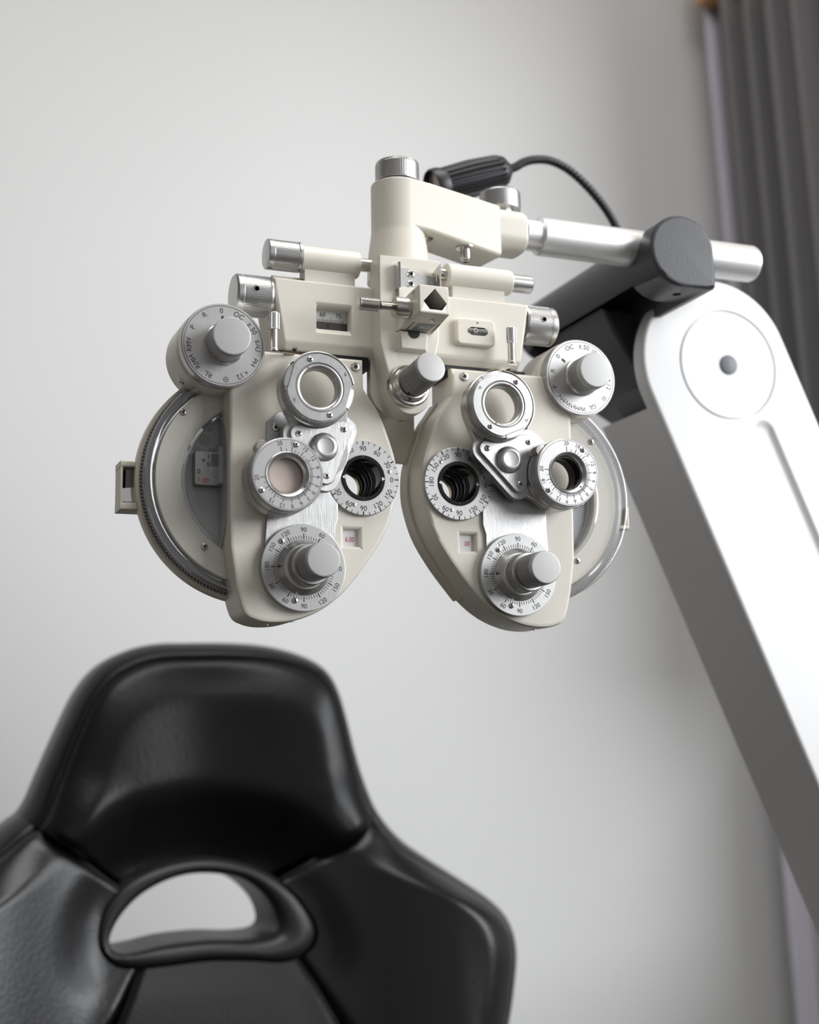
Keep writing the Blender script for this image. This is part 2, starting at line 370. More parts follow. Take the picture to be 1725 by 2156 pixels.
def half(s, cfg):
    X = lambda x: s * x
    mir = lambda pts: [(s * x, z) for x, z in pts]
    # ---- housing
    body = MB(); body.prism(FRONT, mir(sm_face()), -34, 0, CREAM, 2.6, 2.0)
    o = body.build('battery_housing', ph)
    c1 = MB(); c1.lathe(Fr((X(31.5), -5, 0)), [(13.6, -60), (13.6, 5)], CREAM, 48)
    c2 = MB(); c2.loft([[FRONT.p(*q, h) for q in rrect(X(38.3), -36.2, w, w * 1.03, .4, 1)] for w, h in ((14.8, .6), (14.2, .01), (10.4, -1.6), (10.2, -4.2))], CREAM)
    cut(o, c1, c2)
    hs = o
    b = MB(); b.prism(Fr((X(119), 0, 74.5)), circle((0, 0), 26, 64), -36, -4.2, CREAM, 1.2, 2); dd = b.build('dial_drum', ph)
    if s < 0:
        t = radians(228); phillips(dd, (X(119) + 26 * sin(t), 20, 74.5 + 26 * cos(t)), 2.2, n=(sin(t), 0, cos(t)), metal=STEEL)
    b = MB()   # web joining the drum and the housing behind the dial
    b.prism(FRONT, mir([(90, 60), (90, 75), (100, 91), (106, 95), (119, 95), (119, 60)]), -34, -9, CREAM, 2); b.build('web', hs)
    b = MB()   # thin rim strip of the back shell
    inn = [(s * x, z) for x, z in smooth_poly(FACE[2:12], 4, False)]
    outp = [(x - s * 1.6, z - .6) for x, z in inn]
    b.prism(FRONT, inn + outp[::-1], -33, -22, CREAM2, .3); b.build('rim_strip', hs)
    phillips(hs, (X(35 + (3 if s > 0 else 0)), 0, 69.6), 2.9, hex_=True, name='cap_screw')
    for (x, z, y) in ((88, -88.6, 12), (70, -85.4, 20)):
        slot_screw(hs, (X(x), y, z - .2), 1.5, n=(0, 0, -1))
    b = MB(); wf = Fr((X(38.3), 3.7, -36.2)); b.poly(wf, rrect(0, 0, 10.6, 10.9, .3, 1), 0, CARD)
    if s < 0: b.text(wf, '6.00', -.1, -.6, 4.3, 0, .08, REDP, .78)
    else: b.text(wf, '.00', .5, -.2, 4.3, 0, .08, REDP, .8)
    b.build('power_readout', hs)
    # ---- aperture
    af = Fr((X(31.5), 0, 0)); b = MB()
    b.ring(af, [(23, -.2), (23, 2.2), (22.6, 2.6), (14, 2.6), (14, -.2)], BRUSHX, 96); ap = b.build('aperture_axis_scale', ph)
    b = MB(); h = 2.66
    for a in range(0, 360, 10):
        big = a % 30 == 0
        b.tick(af, a, 20.3 if big else 21.0, 22.9, .75 if big else .42, h)
    axis_numbers(b, af, 18.4, 4.4, h); b.build('printed_scale', ap)
    for a in (74, 318 if s > 0 else 200): slot_screw(ap, (X(31.5) + 17.6 * sin(radians(a)), -2.6, 17.6 * cos(radians(a))), 1.3, rot=60)
    if s > 0: slot_screw(ap, (X(31.5) + 17.6 * sin(radians(197)), -2.6, 17.6 * cos(radians(197))), 1.3, rot=75)
    b = MB()
    b.ring(af, [(14, -2), (14, 3.0), (13.7, 3.3), (11.7, 3.3), (11.5, 2.9), (11.3, -6), (12.6, -7), (12.6, -2)], BLACKG, 72)
    t = b.build('aperture_tube', ph)
    b = MB()
    for k, (r, h0) in enumerate(((11.0, -7), (10.6, -11), (10.1, -15), (9.7, -20), (9.3, -25))):
        b.ring(af, [(13.4, h0), (r + .9, h0), (r, h0 - .6), (r, h0 - 1.6), (r + .9, h0 - 4.6), (13.4, h0 - 4.6)], BLACKG if k % 2 else BLACKM, 64)
    b.ring(af, [(13.4, -30), (9.2, -30), (9.2, -33.6), (13.4, -33.6)], mat('brass_ring', (.55, .47, .30), .3, .8), 64)
    b.build('inner_baffle', t)
    b = MB()
    for a in (90, 270):
        d = Vector((sin(radians(a)), 0)); x = d.x
        b.poly(af, [(x * 13.7, 0), (x * 11.8, 1.35), (x * 12.2, 0.25), (x * 11.6, 0.25), (x * 11.6, -.25), (x * 12.2, -.25), (x * 11.8, -1.35)], 3.36, WHITEP)
    for z in (12.7, -12.7): b.lathe(Fr((X(31.5), -3.3, z)), [(.6, 0), (.6, .05), (0, .05)], BLACKM, 16)
    b.build('index_arrow', t)
    # ---- brushed plate
    b = MB()
    pl = [(49.5, -50), (49.5, -31), (47.6, -25), (47.6, -14), (54, -4), (54, 30), (60, 36.5), (84, 37.6), (91.8, 31), (91.8, -28), (93.5, -50)]
    b.prism(FRONT, mir(pl), -.2, 2.2, BRUSH, .4); plate = b.build('brushed_face_plate', ph)
    phillips(plate, (X(86.2), -2.2, 27.6), 2.7, hex_=True, name='cap_screw')
    # ---- cylinder axis dial at the bottom
    lf = Fr((X(70), 0, -56)); b = MB()
    b.prism(lf, circle((0, 0), 25.9, 96), -.2, 4.9, BRUSHX, .5); ax = b.build('cylinder_axis_dial', ph)
    b = MB()
    for a in range(0, 360, 5):
        big = a % 30 == 0
        b.tick(lf, a, 16.9, 20.2 if big else 19.0, .62 if big else .36, 4.96)
    axis_numbers(b, lf, 22.6, 3.9, 4.96); b.build('printed_scale', ax)
    for a in (318, 196): phillips(ax, (X(70) + 20.4 * sin(radians(a)), -4.9, -56 + 20.4 * cos(radians(a))), 1.75)
    b = MB(); b.lathe(lf, [(16.6, 4.9), (16.4, 5.5), (13.4, 9.2), (12.9, 9.4)], ALU, 72); cr = b.build('axis_pointer_collar', ax)
    b = MB(); k = lf
    b.add([k.p(-16.2, .35, 5.95), k.p(-15.3, 1.7, 6.95), k.p(-15.6, .35, 6.6), k.p(-14.4, .35, 8.05), k.p(-14.4, -.35, 8.05), k.p(-15.6, -.35, 6.6), k.p(-15.3, -1.7, 6.95), k.p(-16.2, -.35, 5.95)], [[0, 1, 2, 3, 4, 5, 6, 7]], BLACKP); b.build('pointer_arrow', cr)
    b = MB(); b.lathe(lf, [(12.4, 9.2), (12.4, 10.2), (12.2, 10.4, 1), (12.2, 20.5, 1), (12.2, 20.6), (11.6, 21.4), (9.6, 21.5)], ALUK, knurl=(88, .45)); b.build('cylinder_axis_knob', ph)
    b = MB(); b.lathe(lf, [(9.4, 21.2), (9.4, 22.6)], BLACKM, 64)
    kp = MB(); kp.lathe(lf, [(9.6, 22.4), (10.3, 23.0, 1), (10.3, 38.5, 1), (9.9, 39.0)], ALUM if s > 0 else ALUM, knurl=(80, .5)); ck = kp.build('cylinder_power_knob', ph)
    b.build('groove', ck)
    kp = MB(); kp.lathe(lf, [(10.0, 38.7), (10.0, 41.6), (9.6, 42.2), (8.9, 42.4), (0, 42.4)], ALUM, 64); kp.build('knob_cap', ck)
    # ---- auxiliary dial at the top corner
    uf = Fr((X(119), 0, 74.5)); b = MB()
    b.lathe(uf, [(24.6, -5), (24.6, -3.6), (25.4, -3.4, 1), (25.4, 4.0, 1), (25.4, 4.1)], ALUK, knurl=(130, .5)); ad = b.build('auxiliary_dial', ph)
    b = MB(); b.lathe(uf, [(25.2, 4.0), (25.2, 4.7), (24.8, 5.2), (0, 5.2)], BRUSHX, 96); b.build('dial_face', ad)
    b = MB(); b.ring(uf, [(23.9, 5.22), (23.9, 5.27), (23.6, 5.27), (23.6, 5.22)], BLACKP, 96)
    for k, t in enumerate(cfg['aux']):
        a = cfg['aux0'] + 30 * k
        if t == '+o':
            u, v = 21 * sin(radians(a)), 21 * cos(radians(a)); q = Fr(uf.p(u, v, 0))
            b.ring(q, [(1.65, 5.22), (1.65, 5.27), (1.38, 5.27), (1.38, 5.22)], BLACKP, 24)
            for r in (0, 90): b.tick(q, r, -1.5, 1.5, .28, 5.27)
        elif '~' in t:
            l, r = t.split('~'); w = 1.6 if len(l) == 1 else 2.6
            for part, da in ((l, -6.4 if len(l) == 1 else -8.4), (r, 6.6)): b.dialtext(uf, part, a + da, 20.9, 4.2, True, 5.27)
            q = Fr(uf.p(20.9 * sin(radians(a)), 20.9 * cos(radians(a)), 0)); ang = radians(a)
            tri = [(0, 1.2), (-1.1, -.9), (1.1, -.9)]; ti = [(0, .65), (-.65, -.6), (.65, -.6)]
            R2 = lambda p: (p[0] * cos(ang) + p[1] * sin(ang), -p[0] * sin(ang) + p[1] * cos(ang))
            vs = [q.p(*R2(p), 5.27) for p in tri + ti]; b.add(vs, [[0, 1, 4, 3], [1, 2, 5, 4], [2, 0, 3, 5]], BLACKP)
        else: b.dialtext(uf, t, a, 20.9, 4.4, True, 5.27)
    a = cfg['aux0'] + 1.5; b.tick(uf, a, 14.6, 17.6, 1.5, 5.27)
    b.build('printed_letters', ad)
    b = MB(); b.lathe(uf, [(12.6, 5.2), (12.4, 7.2), (11.9, 7.6), (11.6, 8.2, 1), (11.6, 20.6, 1), (11.5, 20.8), (11.3, 21.2)], ALUK, knurl=(84, .5)); kn = b.build('auxiliary_knob', ph)
    b = MB(); b.lathe(uf, [(11.45, 20.9), (11.45, 24.0), (11.1, 24.8), (10.4, 25.1), (0, 25.1)], ALUM, 64); b.build('knob_cap', kn)
    if s > 0:
        a = radians(188); slot_screw(ad, (X(119) + 25.3 * sin(a), -1.2, 74.5 + 25.3 * cos(a)), 1.5, n=(sin(a), 0, cos(a)))
    # ---- sphere wheel on the outer side
    qf = Fr((X(91), 0, -2)); A0, A1 = (-100, 100) if s > 0 else (80, 280)
    b = MB(); b.ring(qf, [(64, -34), (72.4, -34), (72.8, -33.4), (72.8, -26.4), (72.2, -26), (64, -26)], CREAM2, 96, None, A0, A1); wh = b.build('sphere_wheel_rim', ph)
    b = MB(); b.ring(qf, [(64, -25.8), (70.6, -25.8, 1), (70.6, -21.6, 1), (64, -21.6)], DSTEEL, knurl=(110, 1.1), a0=A0, a1=A1); b.build('sphere_drive_teeth', ph)
    b = MB(); b.ring(qf, [(47, -25), (63.2, -25), (63.2, -18.6), (62.6, -18), (47.6, -18), (47, -18.6)], CREAM, 96, None, A0, A1); pn = b.build('side_cover_panel', ph)
    for (x, z) in ((137.5, 37.7), (124, -42.6)):
        phillips(pn, (X(x), 18, z), 2.2, metal=STEEL)
    b = MB(); b.ring(qf, [(63.4, -24), (69.6, -24), (69.9, -14), (69.2, -12.6), (67.2, -12.2), (65.2, -13.2), (64.2, -12.6), (63.2, -13.6)], CLEARE, 96, None, A0, A1); cv = b.build('clear_wheel_cover', ph)
    b = MB(); b.ring(qf, [(47.5, -13.6), (63.3, -13.6), (63.3, -14.6), (47.5, -14.6)], CLEAR, 96, None, A0, A1); b.build('clear_pane', cv)
    b = MB(); b.ring(qf, [(45.4, -24), (47.6, -24), (47.6, -12.8), (46.4, -12.4), (45.4, -13.2)], CLEARE, 96, None, A0, A1); b.build('clear_lip', cv)
    b = MB(); b.lathe(qf, [(23, -24.6), (23, -24), (47, -24), (47, -24.6)], GREY, 96, None, A0, A1, caps=False); ld = b.build('lens_disc', ph)
    sfr = Fr((X(113.7), 12, -2), (s, 0, 0), (0, 1, 0)); sv = 1 if sfr.v.z > 0 else -1
    arc = [(12, 41.5 * sv)] + [(12 - 20.5 * cos(radians(a)), 41.5 * sin(radians(a)) * sv) for a in range(80, -81, -10)] + [(12, -41.5 * sv)]
    b = MB(); b.prism(sfr, arc, -1, .35, GREY); b.build('flank_panel', ld)
    b = MB()
    for (r, a, rad) in ((39, 36, 4.4), (32, 30, 3.2), (40, 24, 3.4), (41, 46, 2.4), (43, 17, 1.6)):
        p = (s * r * cos(radians(a)), r * sin(radians(a)) + 2); f2 = Fr(qf.p(*p, -23.9))
        b.poly(f2, circle((0, 0), rad, 28), 0, GREY2); b.ring(f2, [(rad, 0), (rad, .1), (rad - .35, .1), (rad - .35, 0)], CARD, 28)
    b.build('disc_lens', ld)
    b = MB(); df = Fr((X(122), 0, 4.5)); b.prism(df, rrect(0, 0, 17, 21, 2, 4), -24, -16.5, SMOKE, .8); dp = b.build('power_display', ph)
    b = MB()
    b.poly(df, rrect(s * -4.1, 5, 5.6, 7.6, .3, 2), -16.45, DSTEEL); b.poly(df, rrect(s * 2, -5, 5.2, 7, .3, 2), -16.45, GREY)
    b.text(df, '+', s * 3.2, 4.6, 5, 0, -16.4); b.text(df, '1', s * .2, 7, 4, 0, -16.4); b.text(df, '0', s * .2, 2.4, 4, 0, -16.4)
    b.text(df, '0', s * 6.2, -2.2, 4.2, 0, -16.4); b.text(df, '1', s * 6.2, -7.2, 4.2, 0, -16.4, REDP); b.text(df, '00', s * 2, -7.4, 4.0, 0, -16.4, REDP); b.text(df, '–', s * -4.2, -4.6, 5, 0, -16.4, REDP)
    b.build('display_digits', dp)
    b = MB(); b.box((X(113.9), 8, -6), (X(118.6), 24, 16.5), CLEARE, .8); b.build('magnifier_block', dp)
    # vertex distance viewer on the outer edge
    b = MB()
    x0, x1 = (152.5, 172) if s < 0 else (152, 168)
    if s < 0:
        b.box((X(x0), 29, 5.2), (X(x1), 47, 8.6), CREAM2, .9); b.box((X(x0), 29, -20.5), (X(x1), 47, -16.2), CREAM2, .9)
        b.box((X(x1 - 1.4), 29.4, -17), (X(x1 - .2), 46.6, 6), CREAM2); b.box((X(x0), 44, -17), (X(x1 - 1), 46.6, 6), DARKC)
        vd = b.build('vertex_viewer', ph)
        b = MB(); b.box((X(x0 + 2), 34, -15.6), (X(x1 - 4), 36, 4.6), DSTEEL); b.poly(Fr((X(163.5), 33.9, -10.6)), [(-7, -4.4), (7, -4.4), (7, 4), (2.6, 4.6), (-7, 3.4)], 0, CHROME)
        b.build('mirror', vd)
    else:
        b.box((x0, 24, -19), (x1, 34, -16.5), CREAM2, .6); b.box((x1 - 2.4, 24, -17), (x1, 34, -4), CREAM2, .6); b.build('vertex_viewer', ph)
    # ---- turret with the flip lenses
    D, A, C, sc, E = cfg['dome'], cfg['A'], cfg['C'], cfg['screws'], cfg['E']
    b = MB(); tf = Fr((0, 0, 0))
    b.prism(tf, hull(circle(A, 21, 64) + circle(E, 13, 40)), 7.5, 13, ALU, .5, .5); b.prism(tf, hull(circle(C, 21, 64) + circle(E, 13, 40)), 7.55, 12.95, ALU, .5, .5)
    b.prism(tf, hull(circle(sc[0], 9, 24) + circle(sc[1], 9, 24) + circle(sc[2], 9, 24)), 7.6, 12.9, BRUSH, .4)
    tp = b.build('turret_arm', ph)
    cut(tp, MB().lathe(Fr((A[0], 0, A[1])), [(19.4, 3), (19.4, 20)], ALU, 48), MB().lathe(Fr((C[0], 0, C[1])), [(13.4, 3), (13.4, 20)], ALU, 48), own=True)
    b = MB(); b.lathe(Fr((D[0], 0, D[1])), [(14, 1.9), (14, 7.6)], ALU, 48); b.build('turret_pivot', tp)
    b = MB(); b.prism(tf, hull([p for q in sc for p in circle(q, 5.2, 20)]), 12.8, 15.2, BRUSH, .6); tc = b.build('turret_cover', ph)
    cut(tc, MB().lathe(Fr((A[0], 0, A[1])), [(22.6, 3), (22.6, 20)], ALU, 64), MB().lathe(Fr((C[0], 0, C[1])), [(22.6, 3), (22.6, 20)], ALU, 64))
    for q in sc: phillips(tc, (q[0], -15.2, q[1]), 1.9)
    b = MB(); b.lathe(Fr((D[0], 0, D[1])), [(8.6, 15.0), (8.5, 16.2), (7.7, 17.8), (6.2, 18.7), (5.2, 18.8), (4.6, 18.4), (0, 18.4)], BRUSHX, 56); b.build('pivot_button', tc)
    # cross cylinder holder
    f = Fr((A[0], 0, A[1])); b = MB()
    b.ring(f, [(15.6, 10.4), (22, 10.4), (22, 13.2), (21.8, 13.6), (22, 14), (22, 18.4), (21.4, 18.9), (15.6, 18.9)], ALU, 96); ch = b.build('cross_cylinder_holder', ph)
    b = MB(); b.ring(f, [(14, 18.7), (21.3, 18.7, 1), (21.3, 23.8, 1), (20.8, 24.4), (14, 24.4)], ALUK, knurl=(96, .8)); b.build('knurled_ring', ch)
    b = MB(); fa = radians(cfg['flat'])
    rim = []
    for i in range(120):
        t = 2 * pi * i / 120; r = 20.4; c = abs(cos(t - fa)); r = min(r, 18.6 / max(c, .01)); rim.append((r * cos(t), r * sin(t)))
    b.loft([[f.p(*q, 23.2) for q in rim], [f.p(*q, 25.4) for q in rim], [f.p(q[0] * .985, q[1] * .985, 25.8) for q in rim],
            [f.p(*q, 25.8) for q in circle((0, 0), 15.0, 120)], [f.p(*q, 24.2) for q in circle((0, 0), 14.8, 120)]], ALU, False, False); b.build('front_plate', ch)
    b = MB(); b.ring(f, [(21.0, 18.8), (21.9, 18.8), (21.9, 25.0), (21.4, 25.2), (21.0, 25.0)], ALU, 96, None, cfg['flat'] - 154, cfg['flat'] - 26); b.build('guard_rim', ch)
    b = MB(); b.ring(f, [(14.7, 24.0), (14.7, 25.2), (13.9, 25.5), (13.2, 25.5), (12.2, 25.0), (11.6, 24), (11.6, 18), (12.6, 17), (14.4, 12), (15, 12)], ALU, 96); ln = b.build('lens_cell', ch)
    for sg in (1, -1):
        b = MB(); t0 = cfg['flat'] + (0 if sg > 0 else 180)
        b.ring(f, [(18.6, 21), (21.6, 21, 1), (21.6, 24.8, 1), (18.6, 25)], ALUK, knurl=(16, .5), a0=t0 - 17, a1=t0 + 17); b.build('flip_tab', ch)
        t = radians(cfg['pang'] + (0 if sg > 0 else 180)); p = MB()
        p.text(f, 'P', 18.0 * sin(t), 18.0 * cos(t), 3.4, cfg['pang'] + (90 if sg > 0 else -90), 25.86); p.build('printed_letter', ch)
        t = radians(cfg['scr'] + (0 if sg > 0 else 180)); phillips(ch, (A[0] + 17.4 * sin(t), -25.8, A[1] + 17.4 * cos(t)), 1.75)
        t = radians(cfg['red'] + (0 if sg > 0 else 180)); p = MB(); p.lathe(f if False else Fr(f.p(13.3 * sin(t), 13.3 * cos(t), 25.5)), [(.55, 0), (.5, .12), (0, .15)], REDP, 16); p.build('red_dot', ln)
    b = MB(); b.lathe(f, [(11.8, 19), (0, 19)], GLASS, 48, caps=False); b.build('lens', ln)
    # rotary prism
    f = Fr((C[0], 0, C[1])); b = MB()
    b.ring(f, [(13.4, 7.4), (22, 7.4), (22.2, 8), (22.2, 13), (21.9, 13.5), (22.2, 14), (22.2, 18), (21.6, 18.6), (13.4, 18.6)], ALU, 96); rp = b.build('rotary_prism_holder', ph)
    b = MB(); b.ring(f, [(14, 18.5), (22.0, 18.5, 1), (22.0, 25.6, 1), (14, 25.6)], ALUK, knurl=(130, .45)); b.build('knurled_ring', rp)
    b = MB(); b.ring(f, [(13.2, 25.4), (21.6, 25.4), (21.6, 27.2), (21.0, 27.8), (13.2, 27.8)], BRUSHX, 96); pf = b.build('prism_scale', ph)
    b = MB(); b.ring(f, [(20.5, 27.84), (20.5, 27.88), (20.3, 27.88), (20.3, 27.84)], BLACKP, 96)
    b.ring(f, [(13.35, 27.84), (13.35, 27.88), (13.1, 27.88), (13.1, 27.84)], BLACKP, 96)
    tab = [(0, 0), (3, 14.6), (6, 31), (9, 48.5), (12, 67), (15, 88), (18, 113), (20, 138)]
    def ang(q):
        for (a, p), (c, d) in zip(tab, tab[1:]):
            if a <= q <= c: return p + (d - p) * (q - a) / (c - a)
    z = cfg['zero']; lim = {0: 1}
    for q2 in range(0, 41):
        q = q2 / 2
        if q > 13 and q2 % 2: continue
        for sg in (1, -1):
            if q == 0 and sg < 0: continue
            big = q in (0, 3, 6, 9, 12, 15, 18, 20)
            b.tick(f, z + sg * ang(q), 13.3, 16.5 if big else 15.2, .42 if big else .26, 27.88)
    for q, a in tab:
        for sg in (1, -1):
            if q == 0 and sg < 0: continue
            b.dialtext(f, str(q), z + sg * a, 18.6, 3.5, True, 27.88)
    b.build('printed_scale', pf)
    for a in cfg['pscr']: phillips(pf, (C[0] + 18.4 * sin(radians(a)), -27.8, C[1] + 18.4 * cos(radians(a))), 1.75)
    b = MB(); b.ring(f, [(13.25, 26), (13.25, 28.0), (12.9, 28.3), (11.2, 27.2), (10.4, 25.6), (10.2, 24), (12.6, 23), (13.2, 23)], ALU, 72); ir = b.build('prism_ring', ph)
    b = MB(); a = radians(z); d = Vector((sin(a), cos(a))); q = Vector((d.y, -d.x))
    b.add([f.p(*(d * 13.0), 28.34), f.p(*(d * 11.6 + q * .9), 27.6), f.p(*(d * 11.6 - q * .9), 27.6)], [[0, 1, 2]], BLACKP); b.build('pointer', ir)
    b = MB()
    for h0, mm in ((22.8, BLACKG), (20.4, BLACKM), (18, BLACKG), (15.6, DSTEEL)):
        b.ring(f, [(13.3, h0), (10.9, h0), (10.6, h0 - .5), (10.6, h0 - 1.3), (11, h0 - 1.8), (13.3, h0 - 1.8)], mm, 64)
    b.ring(f, [(13.3, 13.6), (10.8, 13.6), (10.8, 8), (13.3, 8)], BLACKM, 64); b.build('inner_baffle', ir)
    b = MB(); b.lathe(f, [(11.0, 14.5), (0, 14.5)], PINK if s < 0 else GLASS, 48, caps=False)
    b.lathe(f, [(11.0, 21.0), (0, 21.0)], PINK if s < 0 else GLASS, 48, caps=False); b.build('prism_lens', ir)
    a = radians(cfg['thumb']); tp2 = (C[0] + 21.5 * sin(a), C[1] + 21.5 * cos(a))
    b = MB(); b.lathe(Fr((tp2[0], 0, tp2[1])), [(3.6, 18), (3.8, 18.2, 1), (3.8, 25.2, 1), (3.4, 25.5), (0, 25.5)], STEEL, knurl=(18, .6)); b.build('thumb_wheel', rp)

half(-1, dict(aux=['0', 'OC', '±.50', '6~U', 'PH', '+.12', '+o', 'RL', 'RMH', 'RMV', 'P', 'R'], aux0=-4,
    dome=(-60.4, 14.7), A=(-66.3, 48.0), C=(-86.7, -5.5), E=(-57.5, 11.5), screws=((-76.1, 21.8), (-48.0, 26.3), (-58.9, -2.5)),
    flat=164, pang=60, scr=-20, red=-32, zero=123, pscr=(16, 237), thumb=318))
half(1, dict(aux=['0', 'OC', '±.50', '10~I', 'PH', '+.12', '+o', 'GL', 'WMH', 'WMV', 'P', 'R'], aux0=-52,
    dome=(60.4, 14.3), A=(52.5, 46.9), C=(94.9, 6.0), E=(58.0, 14.0), screws=((45.8, 20.7), (74.4, 26.5), (67.3, -.8)),
    flat=113, pang=-60, scr=32, red=23, zero=136, pscr=(36, 230), thumb=308))

# ------------------------------------------------------------------ phoropter: carriage, bracket and hanger
for s in (-1, 1):
    X = lambda x: s * x
    b = MB()      # carriage block: side profile with a bevelled bottom, swept along X, slanted outer end
    prof = [(2, 122.5), (36, 122.5), (36, 77.5), (8, 76.4), (2, 82.5)]
    def sect(xf, xb):
        return [(xf if y < 10 else xb, y, z) for y, z in prof]
    def end(x0, dz):  # the outer end leans inwards towards the bottom
        return [(X(x0 - (122.5 - z) * .17 + (3.5 if y > 10 else 0)), y, z) for y, z in prof]
    b.loft([[(X(12), y, z) for y, z in prof], end(86.5, 0)], CREAM); o = b.build('carriage_block', ph, bevel=1.6); blk = o
    if s < 0:
        cut(o, MB().loft([[FRONT.p(*q, h) for q in rrect(-48, 99.6, w, hh, .8, 2)] for w, hh, h in ((25, 22, -1), (23.4, 19.5, -2.3), (21.6, 14.0, -3.2), (21.4, 13.8, -9))], CREAM))
        wf = Fr((-48, 8.6, 99.7)); b = MB()
        b.poly(wf, [(-11, -7.2), (11, -7.2), (11, -.8), (-11, -.8)], .5, DARKC); b.poly(wf, [(-11, -.8), (11, -.8), (11, 7.2), (-11, 7.2)], .45, CARD)
        b.box((-37.9, 6.2, 92), (-37.2, 8.8, 107), STEEL)
        for k in range(-7, 14):
            x = -5.2 + k * 1.04
            if -10.6 < x < 10.4:
                L = 2.9 if k % 5 == 0 else 1.7
                b.poly(wf, [(x - .13, -.8), (x + .13, -.8), (x + .13, -.8 + L), (x - .13, -.8 + L)], .52, BLACKP)
        b.text(wf, '60', -5.2, 4.0, 4.0, 0, .55); b.text(wf, '70', 5.2, 4.0, 4.0, 0, .55)
        b.add([wf.p(x, y, .56) for x, y in ((-1.9, -1.8), (-.5, -3.7), (-1.55, -3.2), (-1.55, -4.6), (-2.25, -4.6), (-2.25, -3.2), (-3.3, -3.7))], [[0, 1, 2, 3, 4, 5, 6]], BLACKP)
        b.build('distance_scale', blk)
    else:
        b = MB(); f = Fr((0, 2, 0)); b.prism(f, rrect(46.2, 98.9, 27, 17.5, 3, 5), -.5, 4.6, CREAM, 1.2); lv = b.build('level_housing', ph)
        cut(lv, MB().prism(Fr((0, -2.6, 0)), rrect(47.3, 102.4 - 3, 13, 5.4, 2.69, 8), -2.2, 2, CREAM))
        b = MB(); b.tube([(40.5, -.6, 99.4), (54, -.6, 99.4)], 2.5, DSTEEL, 20); b.tube([(40.6, -1.0, 99.4), (54, -1.0, 99.4)], 2.45, CLEAR, 20); vial = b.build('bubble_vial', lv)
        b = MB(); fb = Fr((45.3, -3.55, 99.6)); b.ring(fb, [(1.5, 0), (1.5, .1), (1.15, .1), (1.15, 0)], CARD, 24); b.build('bubble', vial)
        b = MB(); b.lathe(Fr((47.0, -2.6, 104.9)), [(.6, 0), (.6, .06), (0, .06)], BLACKP, 16); b.build('index_dot', lv)
    # step block on top of the outer end
    b = MB(); b.box((X(66), 9, 122), (X(85), 35, 126), CREAM, .9); b.build('top_step', blk)
    # sleeve with its web down to the block
    sl = Fr((X(30), 8, 137.6), (s, 0, 0)); b = MB()
    b.lathe(sl, [(8.0, 0), (8.4, .5), (8.4, 37.5 if s < 0 else 44), (7.8, 38 if s < 0 else 45.5)], CREAM, 48)
    b.box((X(33), 4, 120), (X(66 if s < 0 else 70), 15, 135), CREAM, .6); b.box((X(33), 6, 118), (X(66), 26, 124), CREAM, .8); b.build('guide_sleeve', ph)
    rd = Fr((X(12), 8, 138.4), (s, 0, 0)); b = MB(); b.lathe(rd, [(4.2, 0), (4.2, 30)], STEEL, 36); b.build('guide_rod', ph)
    if s < 0:
        kf = Fr((-68, 8, 138.4), (-1, 0, 0)); b = MB()
        b.lathe(kf, [(8.6, 0), (9.6, .6), (9.6, 1.8), (9.2, 2.1), (9.4, 2.6, 1), (9.4, 17.6, 1), (9.3, 17.8)], ALUK, knurl=(60, .6)); k = b.build('level_knob', ph)
        b = MB(); b.lathe(kf, [(9.3, 17.6), (9.5, 18.4), (9.4, 21), (8.6, 21.6), (0, 21.8)], ALU, 48); b.build('knob_cap', k)
    else:
        kf = Fr((75, 8, 138), (1, 0, 0)); b = MB(); b.lathe(kf, [(5.9, 0), (5.9, 15.4), (5.4, 16), (0, 16)], ALU, 40); b.build('rod_end', ph)
    # interpupillary distance knob on the outer end
    kf = Fr((X(84), 14, 112.5), (s, 0, 0)); b = MB()
    b.lathe(kf, [(10, -4), (10, 1.5), (12.8, 2), (13.0, 3.2), (12.6, 3.4), (12.9, 3.8, 1), (12.9, 20, 1), (12.8, 20.3)], ALUK, knurl=(72, .65)); k = b.build('pupil_distance_knob', ph)
    b = MB(); b.lathe(kf, [(12.7, 20), (12.9, 20.6), (12.8, 23.4), (11.6, 24.6), (0, 24.8)], ALU, 64); b.build('knob_cap', k)
    b = MB(); b.lathe(Fr((X(97), 1.2, 113.4)), [(1.9, -1), (1.9, .25), (1.5, .25)], CHROME, 24); b.lathe(Fr((X(97), 1.2, 113.4)), [(1.4, .27), (0, .27)], BLACKM, 20); b.build('set_screw', k)
    # occluder lever: pin on a bent arm
    px = 89.6 if s < 0 else 66.8
    if s > 0: px = 67
    pin = Fr((X(px), -10, 72 if s < 0 else 78), (0, 0, 1)); b = MB()
    b.lathe(pin, [(2.7, 0), (2.7, 1.2), (2.5, 1.4), (2.5, 13.5)], STEEL, 28); lv2 = b.build('vergence_lever', ph)
    b = MB(); b.lathe(pin, [(3.1, 13.4), (3.2, 13.8, 1), (3.2, 23.2, 1), (2.9, 23.6), (0, 23.8)], CHROME, knurl=(24, .3)); b.build('lever_grip', lv2)
    b = MB(); zz = 71.6 if s < 0 else 77.6; ix = (px - 17) if s < 0 else (px - 8)
    b.add([(X(px - 3), -11.5, zz), (X(px + 3), -11.5, zz), (X(ix + 3.2), 5, 76.2), (X(ix - 3.4), 5, 76.2), (X(px - 3), -11.5, zz - 1), (X(px + 3), -11.5, zz - 1), (X(ix + 3.2), 5, 75.2), (X(ix - 3.4), 5, 75.2)], [[0, 1, 2, 3], [7, 6, 5, 4], [0, 4, 5, 1], [1, 5, 6, 2], [2, 6, 7, 3], [3, 7, 4, 0]], STEEL); b.build('lever_arm', lv2)
    # rail and felt under the block
    b = MB(); b.box((X(24), 6, 70), (X(84), 30, 78), BLACKM); rl = b.build('slide_rail', ph)
